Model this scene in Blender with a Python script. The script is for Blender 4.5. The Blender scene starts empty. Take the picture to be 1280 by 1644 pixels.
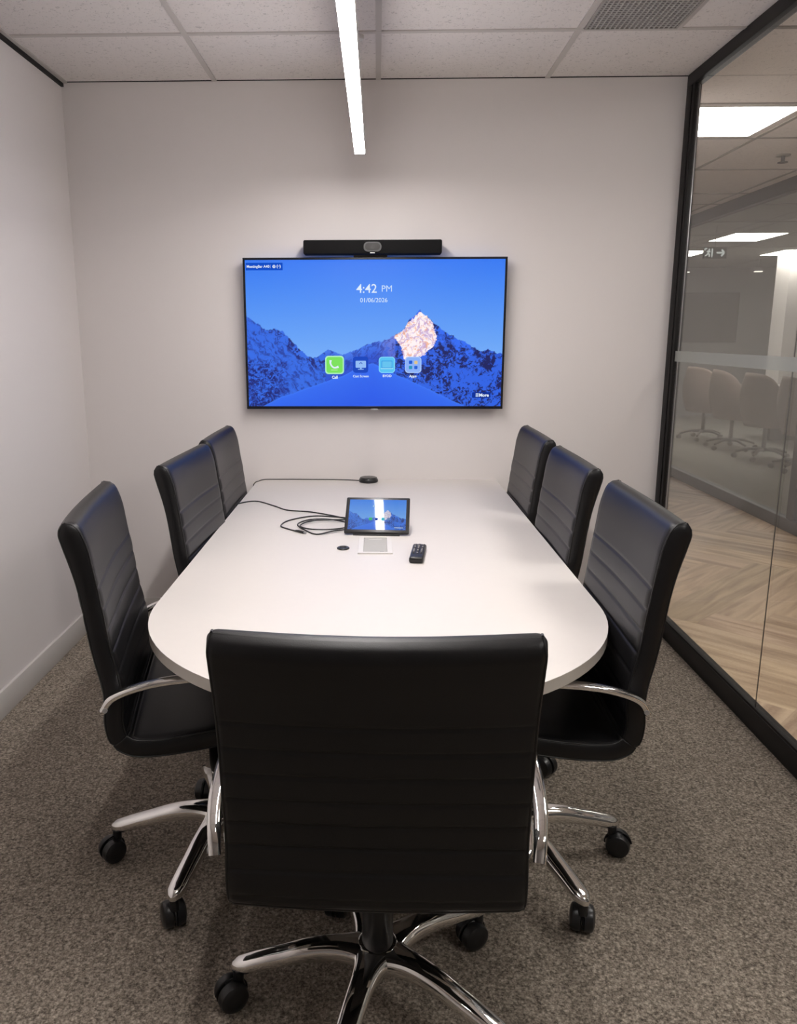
import bpy, bmesh, math, random
from mathutils import Vector, Matrix, noise
from math import sin, cos, pi, radians as R, sqrt, exp, hypot, atan2
random.seed(7)
scene = bpy.context.scene
COL = scene.collection
H = 1.457            # eye height
D = 3.947            # back wall
XL, XR = -1.4653, 1.4054
ZC = 2.605
YB = -2.0            # wall behind the camera
ZT = 0.743           # table top

# ------------------------------------------------------------------ materials
def nodes(name):
    m = bpy.data.materials.new(name); m.use_nodes = True
    nt = m.node_tree; nt.nodes.clear()
    out = nt.nodes.new('ShaderNodeOutputMaterial')
    return m, nt, out
def N(nt, t, **kw):
    n = nt.nodes.new(t)
    for k, v in kw.items():
        if k in n.inputs.keys(): n.inputs[k].default_value = v
        else: setattr(n, k, v)
    return n
def princ(name, col, rough=0.5, metal=0.0, bump=None, var=None, spec=0.5, coat=0.0, sheen=0.0):
    m, nt, out = nodes(name)
    p = N(nt, 'ShaderNodeBsdfPrincipled')
    p.inputs['Base Color'].default_value = (*col, 1); p.inputs['Roughness'].default_value = rough
    p.inputs['Metallic'].default_value = metal; p.inputs['Specular IOR Level'].default_value = spec
    p.inputs['Coat Weight'].default_value = coat; p.inputs['Sheen Weight'].default_value = sheen
    tc = N(nt, 'ShaderNodeTexCoord')
    if var:
        sc, amt = var
        nz = N(nt, 'ShaderNodeTexNoise'); nz.inputs['Scale'].default_value = sc; nz.inputs['Detail'].default_value = 4
        nt.links.new(tc.outputs['Object'], nz.inputs['Vector'])
        mx = N(nt, 'ShaderNodeMix', data_type='RGBA')
        mx.inputs[6].default_value = (*[c*(1-amt) for c in col], 1); mx.inputs[7].default_value = (*[min(1, c*(1+amt)) for c in col], 1)
        nt.links.new(nz.outputs['Fac'], mx.inputs[0]); nt.links.new(mx.outputs[2], p.inputs['Base Color'])
    if bump:
        sc, st, dist = bump
        nz = N(nt, 'ShaderNodeTexNoise'); nz.inputs['Scale'].default_value = sc; nz.inputs['Detail'].default_value = 3
        nt.links.new(tc.outputs['Object'], nz.inputs['Vector'])
        b = N(nt, 'ShaderNodeBump'); b.inputs['Strength'].default_value = st; b.inputs['Distance'].default_value = dist
        nt.links.new(nz.outputs['Fac'], b.inputs['Height']); nt.links.new(b.outputs['Normal'], p.inputs['Normal'])
    nt.links.new(p.outputs[0], out.inputs[0])
    return m
def emis(name, col, s):
    m, nt, out = nodes(name)
    e = N(nt, 'ShaderNodeEmission'); e.inputs[0].default_value = (*col, 1); e.inputs[1].default_value = s
    nt.links.new(e.outputs[0], out.inputs[0]); return m

WALL = princ('wall_paint', (.74, .70, .69), .75, bump=(260, .12, .002), var=(1.5, .012))
TRIMW = princ('white_trim', (.66, .635, .61), .4, var=(3, .02))
BLACKF = princ('black_frame', (.008, .007, .007), .5, var=(20, .15), spec=.22)
DARKGAP = princ('shadow_gap', (.01, .009, .009), .8, var=(20, .1))  # near-black colour stands for the shade inside the ceiling gap
TBAR = princ('ceiling_grid_paint', (.56, .53, .50), .5, var=(5, .03))
TABLE = princ('table_laminate', (.70, .66, .63), .42, bump=(500, .03, .001), var=(40, .015))
TEDGE = princ('table_edge_band', (.62, .58, .53), .5, var=(30, .02))
LEATHER = princ('black_leather', (.0050, .0048, .0056), .40, bump=(420, .22, .0010), var=(6, .15), spec=.40)
PIPE = princ('black_piping', (.006, .0055, .0055), .45, var=(60, .1))
CHROME = princ('polished_chrome', (.93, .92, .90), .07, metal=1.0, var=(8, .03))
BPLAS = princ('black_plastic', (.011, .011, .012), .38, bump=(200, .1, .0008), var=(15, .15))
BMATTE = princ('matte_black', (.02, .02, .021), .6, var=(15, .15))
RUBBER = princ('black_rubber', (.012, .012, .013), .32, var=(40, .2))
LED = emis('led_diffuser', (1.0, .95, .925), 92.0)
ALU = princ('white_aluminium', (.75, .74, .72), .35, var=(10, .03))
PANEL = emis('panel_diffuser', (1.0, .96, .93), 26)
FARPANEL = emis('far_panel_diffuser', (1.0, .97, .92), 25.0)
GREYPL = princ('grey_plastic', (.36, .345, .32), .5, var=(30, .05))
WHITEPL = princ('white_plastic', (.72, .69, .66), .4, var=(30, .03))
SILVER = princ('silver_plastic', (.45, .45, .46), .3, metal=.6, var=(30, .05))
KEYM = princ('remote_keys', (.02, .02, .02), .5, var=(30, .1))
KEYW = princ('remote_key_print', (.62, .60, .58), .5, var=(30, .05))
FARWALL = princ('far_wall_paint', (.30, .30, .30), .8, var=(2, .03))
FARWHITE = princ('far_white_paint', (.62, .58, .56), .8, var=(2, .03))
SHELL = princ('brown_upholstery', (.27, .195, .165), .7, bump=(150, .1, .002), var=(20, .08))
DARKSH = princ('dark_grey_upholstery', (.06, .06, .06), .7, var=(20, .1))
FARTABLE = princ('far_table_laminate', (.5, .48, .45), .5, var=(10, .05))
FILM = None

def carpet(name, c1, c2, scale):
    m, nt, out = nodes(name)
    p = N(nt, 'ShaderNodeBsdfPrincipled'); p.inputs['Roughness'].default_value = .95; p.inputs['Specular IOR Level'].default_value = .1
    tc = N(nt, 'ShaderNodeTexCoord')
    a = N(nt, 'ShaderNodeTexNoise'); a.inputs['Scale'].default_value = scale; a.inputs['Detail'].default_value = 6; a.inputs['Roughness'].default_value = .85
    v = N(nt, 'ShaderNodeTexVoronoi'); v.inputs['Scale'].default_value = scale*1.1
    w = N(nt, 'ShaderNodeTexNoise'); w.inputs['Scale'].default_value = 1.3; w.inputs['Detail'].default_value = 3
    for n in (a, v, w): nt.links.new(tc.outputs['Object'], n.inputs['Vector'])
    rmp = N(nt, 'ShaderNodeValToRGB'); rmp.color_ramp.elements[0].position = .39; rmp.color_ramp.elements[1].position = .62
    rmp.color_ramp.elements[0].color = (*c1, 1); rmp.color_ramp.elements[1].color = (*c2, 1)
    nt.links.new(a.outputs['Fac'], rmp.inputs[0])
    mx = N(nt, 'ShaderNodeMix', data_type='RGBA', blend_type='MULTIPLY'); mx.inputs[0].default_value = .55
    r2 = N(nt, 'ShaderNodeValToRGB'); r2.color_ramp.elements[0].color = (1.25, 1.25, 1.25, 1); r2.color_ramp.elements[1].color = (.25, .25, .25, 1); r2.color_ramp.elements[1].position = .75
    nt.links.new(v.outputs['Distance'], r2.inputs[0]); nt.links.new(rmp.outputs[0], mx.inputs[6]); nt.links.new(r2.outputs[0], mx.inputs[7])
    m2 = N(nt, 'ShaderNodeMix', data_type='RGBA', blend_type='MULTIPLY'); m2.inputs[0].default_value = .5
    r3 = N(nt, 'ShaderNodeValToRGB'); r3.color_ramp.elements[0].color = (.8, .8, .8, 1); r3.color_ramp.elements[1].color = (1.15, 1.15, 1.15, 1)
    r3.color_ramp.elements[0].position = .3; r3.color_ramp.elements[1].position = .7
    nt.links.new(w.outputs['Fac'], r3.inputs[0]); nt.links.new(mx.outputs[2], m2.inputs[6]); nt.links.new(r3.outputs[0], m2.inputs[7])
    b = N(nt, 'ShaderNodeBump'); b.inputs['Strength'].default_value = .8; b.inputs['Distance'].default_value = .004
    nt.links.new(a.outputs['Fac'], b.inputs['Height'])
    nt.links.new(m2.outputs[2], p.inputs['Base Color']); nt.links.new(b.outputs['Normal'], p.inputs['Normal'])
    nt.links.new(p.outputs[0], out.inputs[0]); return m
CARPET = carpet('loop_carpet', (.115, .095, .076), (.64, .55, .455), 120)
FARCARPET = carpet('far_carpet', (.26, .25, .22), (.40, .39, .35), 120)

def ceiling_mat():
    m, nt, out = nodes('fissured_tile')
    p = N(nt, 'ShaderNodeBsdfPrincipled'); p.inputs['Roughness'].default_value = .9; p.inputs['Specular IOR Level'].default_value = .2
    tc = N(nt, 'ShaderNodeTexCoord')
    a = N(nt, 'ShaderNodeTexNoise'); a.inputs['Scale'].default_value = 75; a.inputs['Detail'].default_value = 4; a.inputs['Distortion'].default_value = 1.2
    nt.links.new(tc.outputs['Object'], a.inputs['Vector'])
    r = N(nt, 'ShaderNodeValToRGB'); e = r.color_ramp.elements
    e[0].position = .33; e[0].color = (.58, .55, .53, 1); e[1].position = .41; e[1].color = (.80, .76, .735, 1)
    nt.links.new(a.outputs['Fac'], r.inputs[0])
    r2 = N(nt, 'ShaderNodeValToRGB'); r2.color_ramp.elements[0].position = .33; r2.color_ramp.elements[1].position = .45
    nt.links.new(a.outputs['Fac'], r2.inputs[0])
    b = N(nt, 'ShaderNodeBump'); b.inputs['Strength'].default_value = .35; b.inputs['Distance'].default_value = .003
    nt.links.new(r2.outputs[0], b.inputs['Height'])
    nt.links.new(r.outputs[0], p.inputs['Base Color']); nt.links.new(b.outputs[0], p.inputs['Normal'])
    nt.links.new(p.outputs[0], out.inputs[0]); return m
CEIL = ceiling_mat()

def wood_mat():
    m, nt, out = nodes('oak_plank')
    p = N(nt, 'ShaderNodeBsdfPrincipled'); p.inputs['Roughness'].default_value = .45; p.inputs['Specular IOR Level'].default_value = .35
    uv = N(nt, 'ShaderNodeUVMap'); uv.uv_map = 'UVMap'
    mp = N(nt, 'ShaderNodeMapping'); mp.inputs['Scale'].default_value = (1.6, 17, 1)
    nt.links.new(uv.outputs[0], mp.inputs[0])
    a = N(nt, 'ShaderNodeTexNoise'); a.inputs['Scale'].default_value = 1.0; a.inputs['Detail'].default_value = 5; a.inputs['Distortion'].default_value = .8
    nt.links.new(mp.outputs[0], a.inputs['Vector'])
    r = N(nt, 'ShaderNodeValToRGB'); e = r.color_ramp.elements
    e[0].position = .34; e[0].color = (.30, .205, .135, 1); e[1].position = .62; e[1].color = (.53, .40, .275, 1)
    nt.links.new(a.outputs['Fac'], r.inputs[0])
    at = N(nt, 'ShaderNodeAttribute'); at.attribute_name = 'tint'
    mx = N(nt, 'ShaderNodeMix', data_type='RGBA', blend_type='MULTIPLY'); mx.inputs[0].default_value = 1
    nt.links.new(r.outputs[0], mx.inputs[6]); nt.links.new(at.outputs['Color'], mx.inputs[7])
    nt.links.new(mx.outputs[2], p.inputs['Base Color']); nt.links.new(p.outputs[0], out.inputs[0]); return m
WOOD = wood_mat()

def glass_mat(name, tint, haze, rough=.0, refl=1.0):
    m, nt, out = nodes(name)
    t = N(nt, 'ShaderNodeBsdfTransparent'); t.inputs[0].default_value = (*tint, 1)
    g = N(nt, 'ShaderNodeBsdfGlossy'); g.inputs['Roughness'].default_value = rough; g.inputs[0].default_value = (refl, refl, refl, 1)
    d = N(nt, 'ShaderNodeBsdfDiffuse'); d.inputs[0].default_value = (.62, .62, .60, 1)
    lw = N(nt, 'ShaderNodeLayerWeight'); lw.inputs['Blend'].default_value = .5
    pw = N(nt, 'ShaderNodeMath', operation='POWER'); pw.inputs[1].default_value = 5.0
    f = N(nt, 'ShaderNodeMath', operation='MULTIPLY_ADD'); f.inputs[1].default_value = .9; f.inputs[2].default_value = .04
    nt.links.new(lw.outputs['Facing'], pw.inputs[0]); nt.links.new(pw.outputs[0], f.inputs[0])
    a = N(nt, 'ShaderNodeMixShader'); b = N(nt, 'ShaderNodeMixShader'); b.inputs[0].default_value = haze
    nt.links.new(f.outputs[0], a.inputs[0]); nt.links.new(t.outputs[0], a.inputs[1]); nt.links.new(g.outputs[0], a.inputs[2])
    nt.links.new(a.outputs[0], b.inputs[1]); nt.links.new(d.outputs[0], b.inputs[2]); nt.links.new(b.outputs[0], out.inputs[0]); return m
GLASS = glass_mat('partition_glass', (.97, .97, .96), .008)
FARGLASS = glass_mat('far_partition_glass', (.93, .935, .92), .13)
FILM = glass_mat('privacy_film', (.82, .84, .82), .24, .3)
SEAM = princ('glass_joint', (.05, .042, .038), .4, var=(30, .1))
SCRGLASS, _nt, _o = nodes('screen_glass')
def screen_mat(name, strength, gloss):
    m, nt, out = nodes(name)
    at = N(nt, 'ShaderNodeAttribute'); at.attribute_name = 'pic'
    p = N(nt, 'ShaderNodeBsdfPrincipled'); p.inputs['Base Color'].default_value = (.01, .01, .012, 1)
    p.inputs['Roughness'].default_value = gloss; p.inputs['Specular IOR Level'].default_value = .25 if gloss > .1 else .5; p.inputs['Emission Strength'].default_value = strength
    nt.links.new(at.outputs['Color'], p.inputs['Emission Color']); nt.links.new(p.outputs[0], out.inputs[0]); return m
bpy.data.materials.remove(SCRGLASS)

# ------------------------------------------------------------------ helpers
def setp(o, label=None, cat=None, group=None, kind=None):
    if label: o['label'] = label
    if cat: o['category'] = cat
    if group: o['group'] = group
    if kind: o['kind'] = kind
    return o
def link(o, parent=None):
    COL.objects.link(o)
    if parent: o.parent = parent
    return o
def empty(name, loc=(0, 0, 0), rz=0, **kw):
    o = bpy.data.objects.new(name, None); o.location = loc; o.rotation_euler = (0, 0, rz); o.empty_display_size = .05
    COL.objects.link(o); return setp(o, **kw)
def meshobj(name, verts, faces, mat, parent=None, smooth=False, loc=None):
    me = bpy.data.meshes.new(name); me.from_pydata(verts, [], faces); me.update()
    if smooth: me.polygons.foreach_set('use_smooth', [True]*len(me.polygons))
    me.materials.append(mat)
    o = bpy.data.objects.new(name, me)
    if loc: o.location = loc
    return link(o, parent)
def bmobj(name, bm, mat, parent=None, smooth=None, loc=None, mats=None):
    bmesh.ops.recalc_face_normals(bm, faces=bm.faces)
    me = bpy.data.meshes.new(name); bm.to_mesh(me); bm.free()
    for mm in (mats or [mat]): me.materials.append(mm)
    if smooth is not None:
        me.polygons.foreach_set('use_smooth', [True]*len(me.polygons))
        try: me.set_sharp_from_angle(angle=R(smooth))
        except Exception: pass
    o = bpy.data.objects.new(name, me)
    if loc: o.location = loc
    return link(o, parent)
def add_box(bm, c, s, bev=0, seg=2, rot=None, mi=0):
    M = Matrix.Translation(c) @ (rot or Matrix.Identity(4)) @ Matrix.Diagonal((*s, 1))
    r = bmesh.ops.create_cube(bm, size=1, matrix=M)
    fs = set(f for v in r['verts'] for f in v.link_faces)
    for f in fs: f.material_index = mi
    if bev:
        es = list(set(e for v in r['verts'] for e in v.link_edges))
        rb = bmesh.ops.bevel(bm, geom=es, offset=bev, segments=seg, affect='EDGES', profile=.5, material=-1)
def box(name, c, s, mat, parent=None, bev=0, seg=2, rot=None):
    bm = bmesh.new(); add_box(bm, (0, 0, 0), s, bev, seg, rot)
    return bmobj(name, bm, mat, parent, 40 if bev else None, loc=c)
def add_cyl(bm, c, r, h, seg=32, axis='Z', r2=None, bev=0):
    Rm = {'Z': Matrix.Identity(4), 'X': Matrix.Rotation(pi/2, 4, 'Y'), 'Y': Matrix.Rotation(pi/2, 4, 'X')}[axis]
    q = bmesh.ops.create_cone(bm, cap_ends=True, segments=seg, radius1=r, radius2=r if r2 is None else r2, depth=h, matrix=Matrix.Translation(c) @ Rm)
    if bev:
        es = [e for e in set(e for v in q['verts'] for e in v.link_edges) if any(len(f.verts) > 4 for f in e.link_faces)]
        bmesh.ops.bevel(bm, geom=es, offset=bev, segments=2, affect='EDGES', profile=.5)
def cyl(name, c, r, h, mat, parent=None, seg=32, axis='Z', r2=None, bev=0):
    bm = bmesh.new(); add_cyl(bm, (0, 0, 0), r, h, seg, axis, r2, bev)
    return bmobj(name, bm, mat, parent, 35, loc=c)
def add_lathe(bm, prof, c=(0, 0, 0), seg=40):
    rings = []
    for r, z in prof:
        rings.append([bm.verts.new((c[0]+max(r, 1e-5)*cos(2*pi*k/seg), c[1]+max(r, 1e-5)*sin(2*pi*k/seg), c[2]+z)) for k in range(seg)])
    for a, b in zip(rings, rings[1:]):
        for k in range(seg): bm.faces.new((a[k], a[(k+1) % seg], b[(k+1) % seg], b[k]))
    bm.faces.new(rings[0][::-1]); bm.faces.new(rings[-1])
def catmull(pts, n):
    P = [Vector(p) for p in pts]; P = [2*P[0]-P[1]] + P + [2*P[-1]-P[-2]]; out = []
    for i in range(1, len(P)-2):
        for k in range(n):
            t = k/n; a, b, c, d = P[i-1:i+3]
            out.append(.5*((2*b)+(-a+c)*t+(2*a-5*b+4*c-d)*t*t+(-a+3*b-3*c+d)*t*t*t))
    out.append(P[-2]); return out
def add_tube(bm, path, r, seg=8, up=Vector((0, 0, 1)), w=None, sq=None):
    """sweep a round (or w x t flattened superellipse) section; r / w may be lists"""
    rings = []; n = len(path)
    for i, p in enumerate(path):
        p = Vector(p); t = (Vector(path[min(i+1, n-1)])-Vector(path[max(i-1, 0)])).normalized()
        s = t.cross(up)
        if s.length < 1e-4: s = t.cross(Vector((1, 0, 0)))
        s.normalize(); u = s.cross(t).normalized()
        ri = r[i] if isinstance(r, (list, tuple)) else r
        wi = (w[i] if isinstance(w, (list, tuple)) else w) if w else ri
        ring = []
        for k in range(seg):
            a = 2*pi*(k+.5)/seg; ca, sa = cos(a), sin(a)
            if sq: ca = math.copysign(abs(ca)**sq, ca); sa = math.copysign(abs(sa)**sq, sa)
            ring.append(bm.verts.new(p + s*ca*wi + u*sa*ri))
        rings.append(ring)
    for a, b in zip(rings, rings[1:]):
        for k in range(seg): bm.faces.new((a[k], a[(k+1) % seg], b[(k+1) % seg], b[k]))
    bm.faces.new(rings[0][::-1]); bm.faces.new(rings[-1])
def tube(name, path, r, mat, parent=None, seg=8, **kw):
    bm = bmesh.new(); add_tube(bm, path, r, seg, **kw); return bmobj(name, bm, mat, parent, 50)
def text(name, body, loc, size, mat, parent=None, rx=pi/2, align='CENTER', extrude=.0002, bold=0, M=None):
    cu = bpy.data.curves.new(name, 'FONT'); cu.body = body; cu.size = size; cu.align_x = align; cu.align_y = 'CENTER'
    cu.extrude = extrude; cu.offset = bold; cu.resolution_u = 4
    t = bpy.data.objects.new(name+'_curve', cu); COL.objects.link(t)
    dg = bpy.context.evaluated_depsgraph_get(); dg.update()
    me = bpy.data.meshes.new_from_object(t.evaluated_get(dg)); me.name = name
    bpy.data.objects.remove(t)
    me.materials.clear(); me.materials.append(mat)
    o = bpy.data.objects.new(name, me)
    if M is not None: me.transform(M)
    else: o.location = loc; o.rotation_euler = (rx, 0, 0)
    return link(o, parent)

# ------------------------------------------------------------------ room shell
def quadbox(name, x0, x1, y0, y1, z0, z1, mat, bev=0, parent=None, kind='structure'):
    o = box(name, ((x0+x1)/2, (y0+y1)/2, (z0+z1)/2), (x1-x0, y1-y0, z1-z0), mat, parent, bev)
    if kind and not parent: o['kind'] = kind
    return o
quadbox('floor', XL-.1, XR+.05, YB-.1, D+.1, -.06, 0, CARPET)
quadbox('wall_left', XL-.1, XL, YB-.1, D+.1, 0, ZC+.05, WALL)
quadbox('wall_back', XL, XR+.040, D, D+.1, 0, ZC, WALL)
quadbox('wall_behind_camera', XL, XR, YB-.1, YB, 0, ZC, princ('rear_wall_dimming_grey', (.42, .40, .39), .8, var=(2, .03)))  # unseen wall, greyed to cut bounce light on the front chair's back
quadbox('ceiling', XL, XR+1.75, YB-.1, 15, ZC, ZC+.06, CEIL)
quadbox('baseboard_left', XL, XL+.013, YB, D, 0, .108, TRIMW, .003)
quadbox('baseboard_back', XL+.013, XR-.002, D-.013, D, 0, .108, TRIMW, .003)
quadbox('trim_1', XL, XL+.012, YB, D-.001, ZC-.022, ZC-.002, DARKGAP)  # dark strip painted as the shadow line between wall and ceiling
quadbox('trim_2', XL+.012, XL+.03, YB, D, ZC-.007, ZC, TBAR)
quadbox('trim_3', XL+.012, XR, D-.0035, D, ZC-.0035, ZC, DARKGAP)
# ceiling grid bars of the room
nt_ = 4
for x in (-.753, .0017, .772):
    quadbox('trim_%d' % nt_, x-.0115, x+.0115, YB, D, ZC-.004, ZC+.002, TBAR); nt_ += 1
y = 3.3702
while y > YB:
    quadbox('trim_%d' % nt_, XL+.012, XR-.001, y-.0115, y+.0115, ZC-.0045, ZC+.001, TBAR); nt_ += 1
    y -= .61

# glazed partition: black header, track, post; three panes, joints, privacy film
FW = .05
part = []
quadbox('trim_%d' % nt_, XR, XR+FW, YB, D, ZC-.053, ZC, BLACKF, .002); nt_ += 1
quadbox('trim_%d' % nt_, XR, XR+FW, YB, D, 0, .085, BLACKF, .003); nt_ += 1
quadbox('trim_%d' % nt_, XR+.004, XR+.012, YB, D-.05, .085, .094, BLACKF); nt_ += 1
quadbox('trim_%d' % nt_, XR, XR+.045, D-.060, D, .085, ZC-.053, BLACKF, .002); nt_ += 1
quadbox('trim_%d' % nt_, XR+.034, XR+.038, D-.066, D-.060, .085, ZC-.053, SILVER, .001); nt_ += 1
quadbox('trim_%d' % nt_, XR+.004, XR+.022, D-.088, D-.060, .085, ZC-.053, BLACKF, .001); nt_ += 1
GX = XR+.012
ys = [YB, .55, 2.775, D-.078]
for i in range(3):
    quadbox('window_%d' % (i+1), GX, GX+.01, ys[i]+.002, ys[i+1]-.002, .080, ZC-.05, GLASS)
for yy in ys[1:3]:
    quadbox('trim_%d' % nt_, GX+.004, GX+.006, yy-.002, yy+.002, .085, ZC-.053, SEAM); nt_ += 1
fl = quadbox('privacy_film_band', GX-.0012, GX-.0004, YB, D-.086, 1.332, 1.381, FILM, kind=None)
setp(fl, 'pale frosted film band running across the near glass partition at eye level', 'privacy film')

# ceiling return-air grille
gx0, gx1, gy1, gy0 = .7885, 1.14, 3.357, 2.775
g = empty('ceiling_vent', ((gx0+gx1)/2, (gy0+gy1)/2, ZC), label='grey egg-crate air grille set in the ceiling tiles near the glass partition', cat='vent')
bm = bmesh.new(); w_, d_ = gx1-gx0, gy1-gy0
for sx, sy, cx_, cy_ in ((w_, .008, 0, d_/2-.004), (w_, .008, 0, -d_/2+.004), (.008, d_, w_/2-.004, 0), (.008, d_, -w_/2+.004, 0)):
    add_box(bm, (cx_, cy_, -.004), (sx, sy, .008))
bmobj('frame', bm, GREYPL, g)
bm = bmesh.new(); add_box(bm, (0, 0, -.0005), (w_-.01, d_-.01, .001)); bmobj('backing', bm, BMATTE, g)
bm = bmesh.new()
k = -w_/2+.02
while k < w_/2-.01: add_box(bm, (k, 0, -.005), (.0055, d_-.016, .007)); k += .0185
k = -d_/2+.02
while k < d_/2-.01: add_box(bm, (0, k, -.0048), (w_-.016, .0060, .006)); k += .0185
bmobj('slats', bm, princ('vent_grey', (.40, .39, .375), .5, var=(20, .05)), g)
quadbox('trim_%d' % nt_, gx1, gx1+.02, 2.76, 3.37, ZC-.004, ZC+.001, TBAR); nt_ += 1

# ------------------------------------------------------------------ LED bar
lx0, lx1, lye, lys, lz = -.096, -.055, 3.53, .55, 2.20
lt = empty('linear_light', ((lx0+lx1)/2, (lye+lys)/2, lz), label='long slim suspended LED bar light glowing white above the table', cat='light')
LL = lye-lys
box('housing', (0, 0, .03), (.044, LL+.004, .05), ALU, lt, .003)
box('diffuser', (0, 0, .002), (.041, LL, .012), LED, lt, .002)
for yy in (-LL/2+.12, LL/2-.12):
    cyl('suspension_wire', (0, yy, (ZC-lz)/2+.02), .0008, ZC-lz-.05, SILVER, lt, 8)
    cyl('ceiling_cup', (0, yy, ZC-lz-.008), .02, .016, ALU, lt, 24, bev=.003)

# ------------------------------------------------------------------ wallpaper shown on the screens
def interp(pts, x):
    if x <= pts[0][0]: return pts[0][1]
    for (a, b), (c, d) in zip(pts, pts[1:]):
        if x <= c: return b+(d-b)*(x-a)/(c-a)
    return pts[-1][1]
RIDGE = [(65,375),(110,408),(150,440),(195,434),(230,450),(270,490),(310,532),(340,560),(380,568),(405,548),(435,528),(470,545),(510,550),(560,530),(600,512),(640,497),(700,487),(740,465),(780,440),(800,400),(825,370),(850,357),(880,380),(920,418),(960,445),(1000,472),(1040,488),(1080,512),(1130,540),(1160,530),(1200,542),(1225,550)]
HILL = [(65,820),(220,745),(380,690),(500,648),(580,606),(640,592),(700,622),(800,668),(900,712),(1000,762),(1060,790)]
PEAK = [(735,470),(780,440),(800,400),(825,370),(848,360),(885,392),(912,425),(926,480),(905,520),(870,548),(800,574),(778,572),(768,520),(742,492)]
def inpoly(x, y, P):
    c = False; j = len(P)-1
    for i in range(len(P)):
        if (P[i][1] > y) != (P[j][1] > y) and x < (P[j][0]-P[i][0])*(y-P[i][1])/(P[j][1]-P[i][1])+P[i][0]: c = not c
        j = i
    return c
def fbm(x, y, o=4, z=0): return noise.fractal(Vector((x, y, z)), .9, 2.1, o, noise_basis='PERLIN_ORIGINAL')
def lerp(a, b, t):
    t = max(0, min(1, t)); return tuple(p+(q-p)*t for p, q in zip(a, b))
def rf(x, y, z, o=5, gain=.68):
    t = 0; a_ = 1; n_ = 0
    for _ in range(o):
        t += a_*noise.noise(Vector((x, y, z))); n_ += a_; a_ *= gain; x *= 2.03; y *= 2.03; z += 3.7
    return t/n_*2.2
def smooth(a, b, x):
    t = max(0, min(1, (x-a)/(b-a))); return t*t*(3-2*t)
def picture(u, v):
    x = 65+u*1160; y = 790-v*660
    jag = 9*fbm(x/22, 3.1, 4)
    rd = interp(RIDGE, x)+jag
    sky = lerp((46,118,240), (112,170,246), (y-130)/430.)
    if y < rd: return sky
    h = interp(HILL, x)+3*fbm(x/60, 8, 2)
    if y > h:
        c = lerp((44,104,238), (30,88,232), (y-h)/160)
        return lerp(c, (66,128,246), .5*max(0, 1-abs(y-h)/10))
    wx = 14*rf(x/40, y/40, 2, 3); wy = 14*rf(x/40, y/40, 7, 3)
    X, Y = x+wx, y+wy
    side = 1 if x > 850 or (x < 420) else -1
    st_ = rf((X*.8-side*Y*.6)/13, (Y*.8+side*X*.6)/42, 1.3)      # streaks running down the flank
    big = rf(X/75, Y/75, 5.5, 3); fine = rf(X/15, Y/11, 9.1, 4)
    if inpoly(x+9*fine, y+11*big+5*fine, PEAK):
        c = lerp((255,242,244), (196,168,214), smooth(-.15, .45, st_+.3*fine))
        return lerp(c, (240,168,128), .75*smooth(.12, .5, fine-.2*st_))
    if x < 420:
        low = smooth(560, 600, y)*(1-smooth(150, 290, x+30*big))
        top = (1-smooth(20, 75, y-rd))*smooth(130, 190, x)
        dark = .12+.5*smooth(-.1, .5, st_)+low*.95*smooth(-.12, .2, fine+.3*big)+top*.7*smooth(-.1, .25, st_)
        return lerp((50,114,240), (14,30,116), dark)
    if x < 740:
        base = lerp((70,126,240), (36,84,214), (y-rd)/70)
        if x > 640 and y < 570: base = lerp(base, (186,160,222), smooth(640, 720, x)*(.45+.5*st_))
        return lerp(base, (18,44,150), .1+.55*smooth(-.05, .4, st_))
    k = st_+.45*fine+.35*big
    dark = .18+.85*smooth(-.08, .30, k)+.35*smooth(.35, .6, k)
    dark -= .45*smooth(.0, .35, -big)
    if y > 560: dark = .10+.9*smooth(.0, .32, fine+.75*big)
    return lerp((42,104,240), (8,20,92), dark)
def s2l(c): 
    c /= 255.; return c/12.92 if c <= .04045 else ((c+.055)/1.055)**2.4
def screen(name, w, h, nx, ny, mat, parent, M, grade=lambda c: c):
    verts = []; cols = []; faces = []
    for j in range(ny+1):
        for i in range(nx+1):
            u, v = i/nx, j/ny; verts.append(M @ Vector(((u-.5)*w, (v-.5)*h, 0)))
            c = grade(picture(u, v)); cols += [s2l(c[0]), s2l(c[1]), s2l(c[2]), 1]
    for j in range(ny):
        for i in range(nx):
            a = j*(nx+1)+i; faces.append((a, a+1, a+nx+2, a+nx+1))
    o = meshobj(name, verts, faces, mat, parent)
    at = o.data.color_attributes.new('pic', 'FLOAT_COLOR', 'POINT'); at.data.foreach_set('color', cols)
    return o

# ------------------------------------------------------------------ television
tvx, tvz, tvw, tvh = (-.6398+.6121)/2, H+(.3601-.3531)/2, .6121+.6398, .7132
TY = D-.06
tv = empty('wall_television', (tvx, TY, tvz), label='large wall-mounted television showing a blue snowy mountain home screen', cat='television')
bm = bmesh.new(); b_ = .0105
for s, c in (((tvw, .018, b_), (0, .009, tvh/2-b_/2)), ((tvw, .018, b_*1.3), (0, .009, -tvh/2+b_*.65)), ((b_, .018, tvh-b_*2.3), (-tvw/2+b_/2, .009, .15*b_)), ((b_, .018, tvh-b_*2.3), (tvw/2-b_/2, .009, .15*b_))):
    add_box(bm, c, s, .0012, 1)
bmobj('bezel', bm, princ('tv_bezel', (.008, .008, .012), .25, var=(10, .1)), tv, 40)
box('rear_housing', (0, .034, -.02), (tvw-.02, .03, tvh-.06), BMATTE, tv, .006)
MV = Matrix.Rotation(pi/2, 4, 'X')
SW, SH = tvw-2*b_+.001, tvh-2.3*b_+.001
scr = screen('screen', SW, SH, 520, 292, screen_mat('tv_picture', 1.0, .42), tv, Matrix.Translation((0, .0015, .15*b_)) @ MV)
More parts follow.
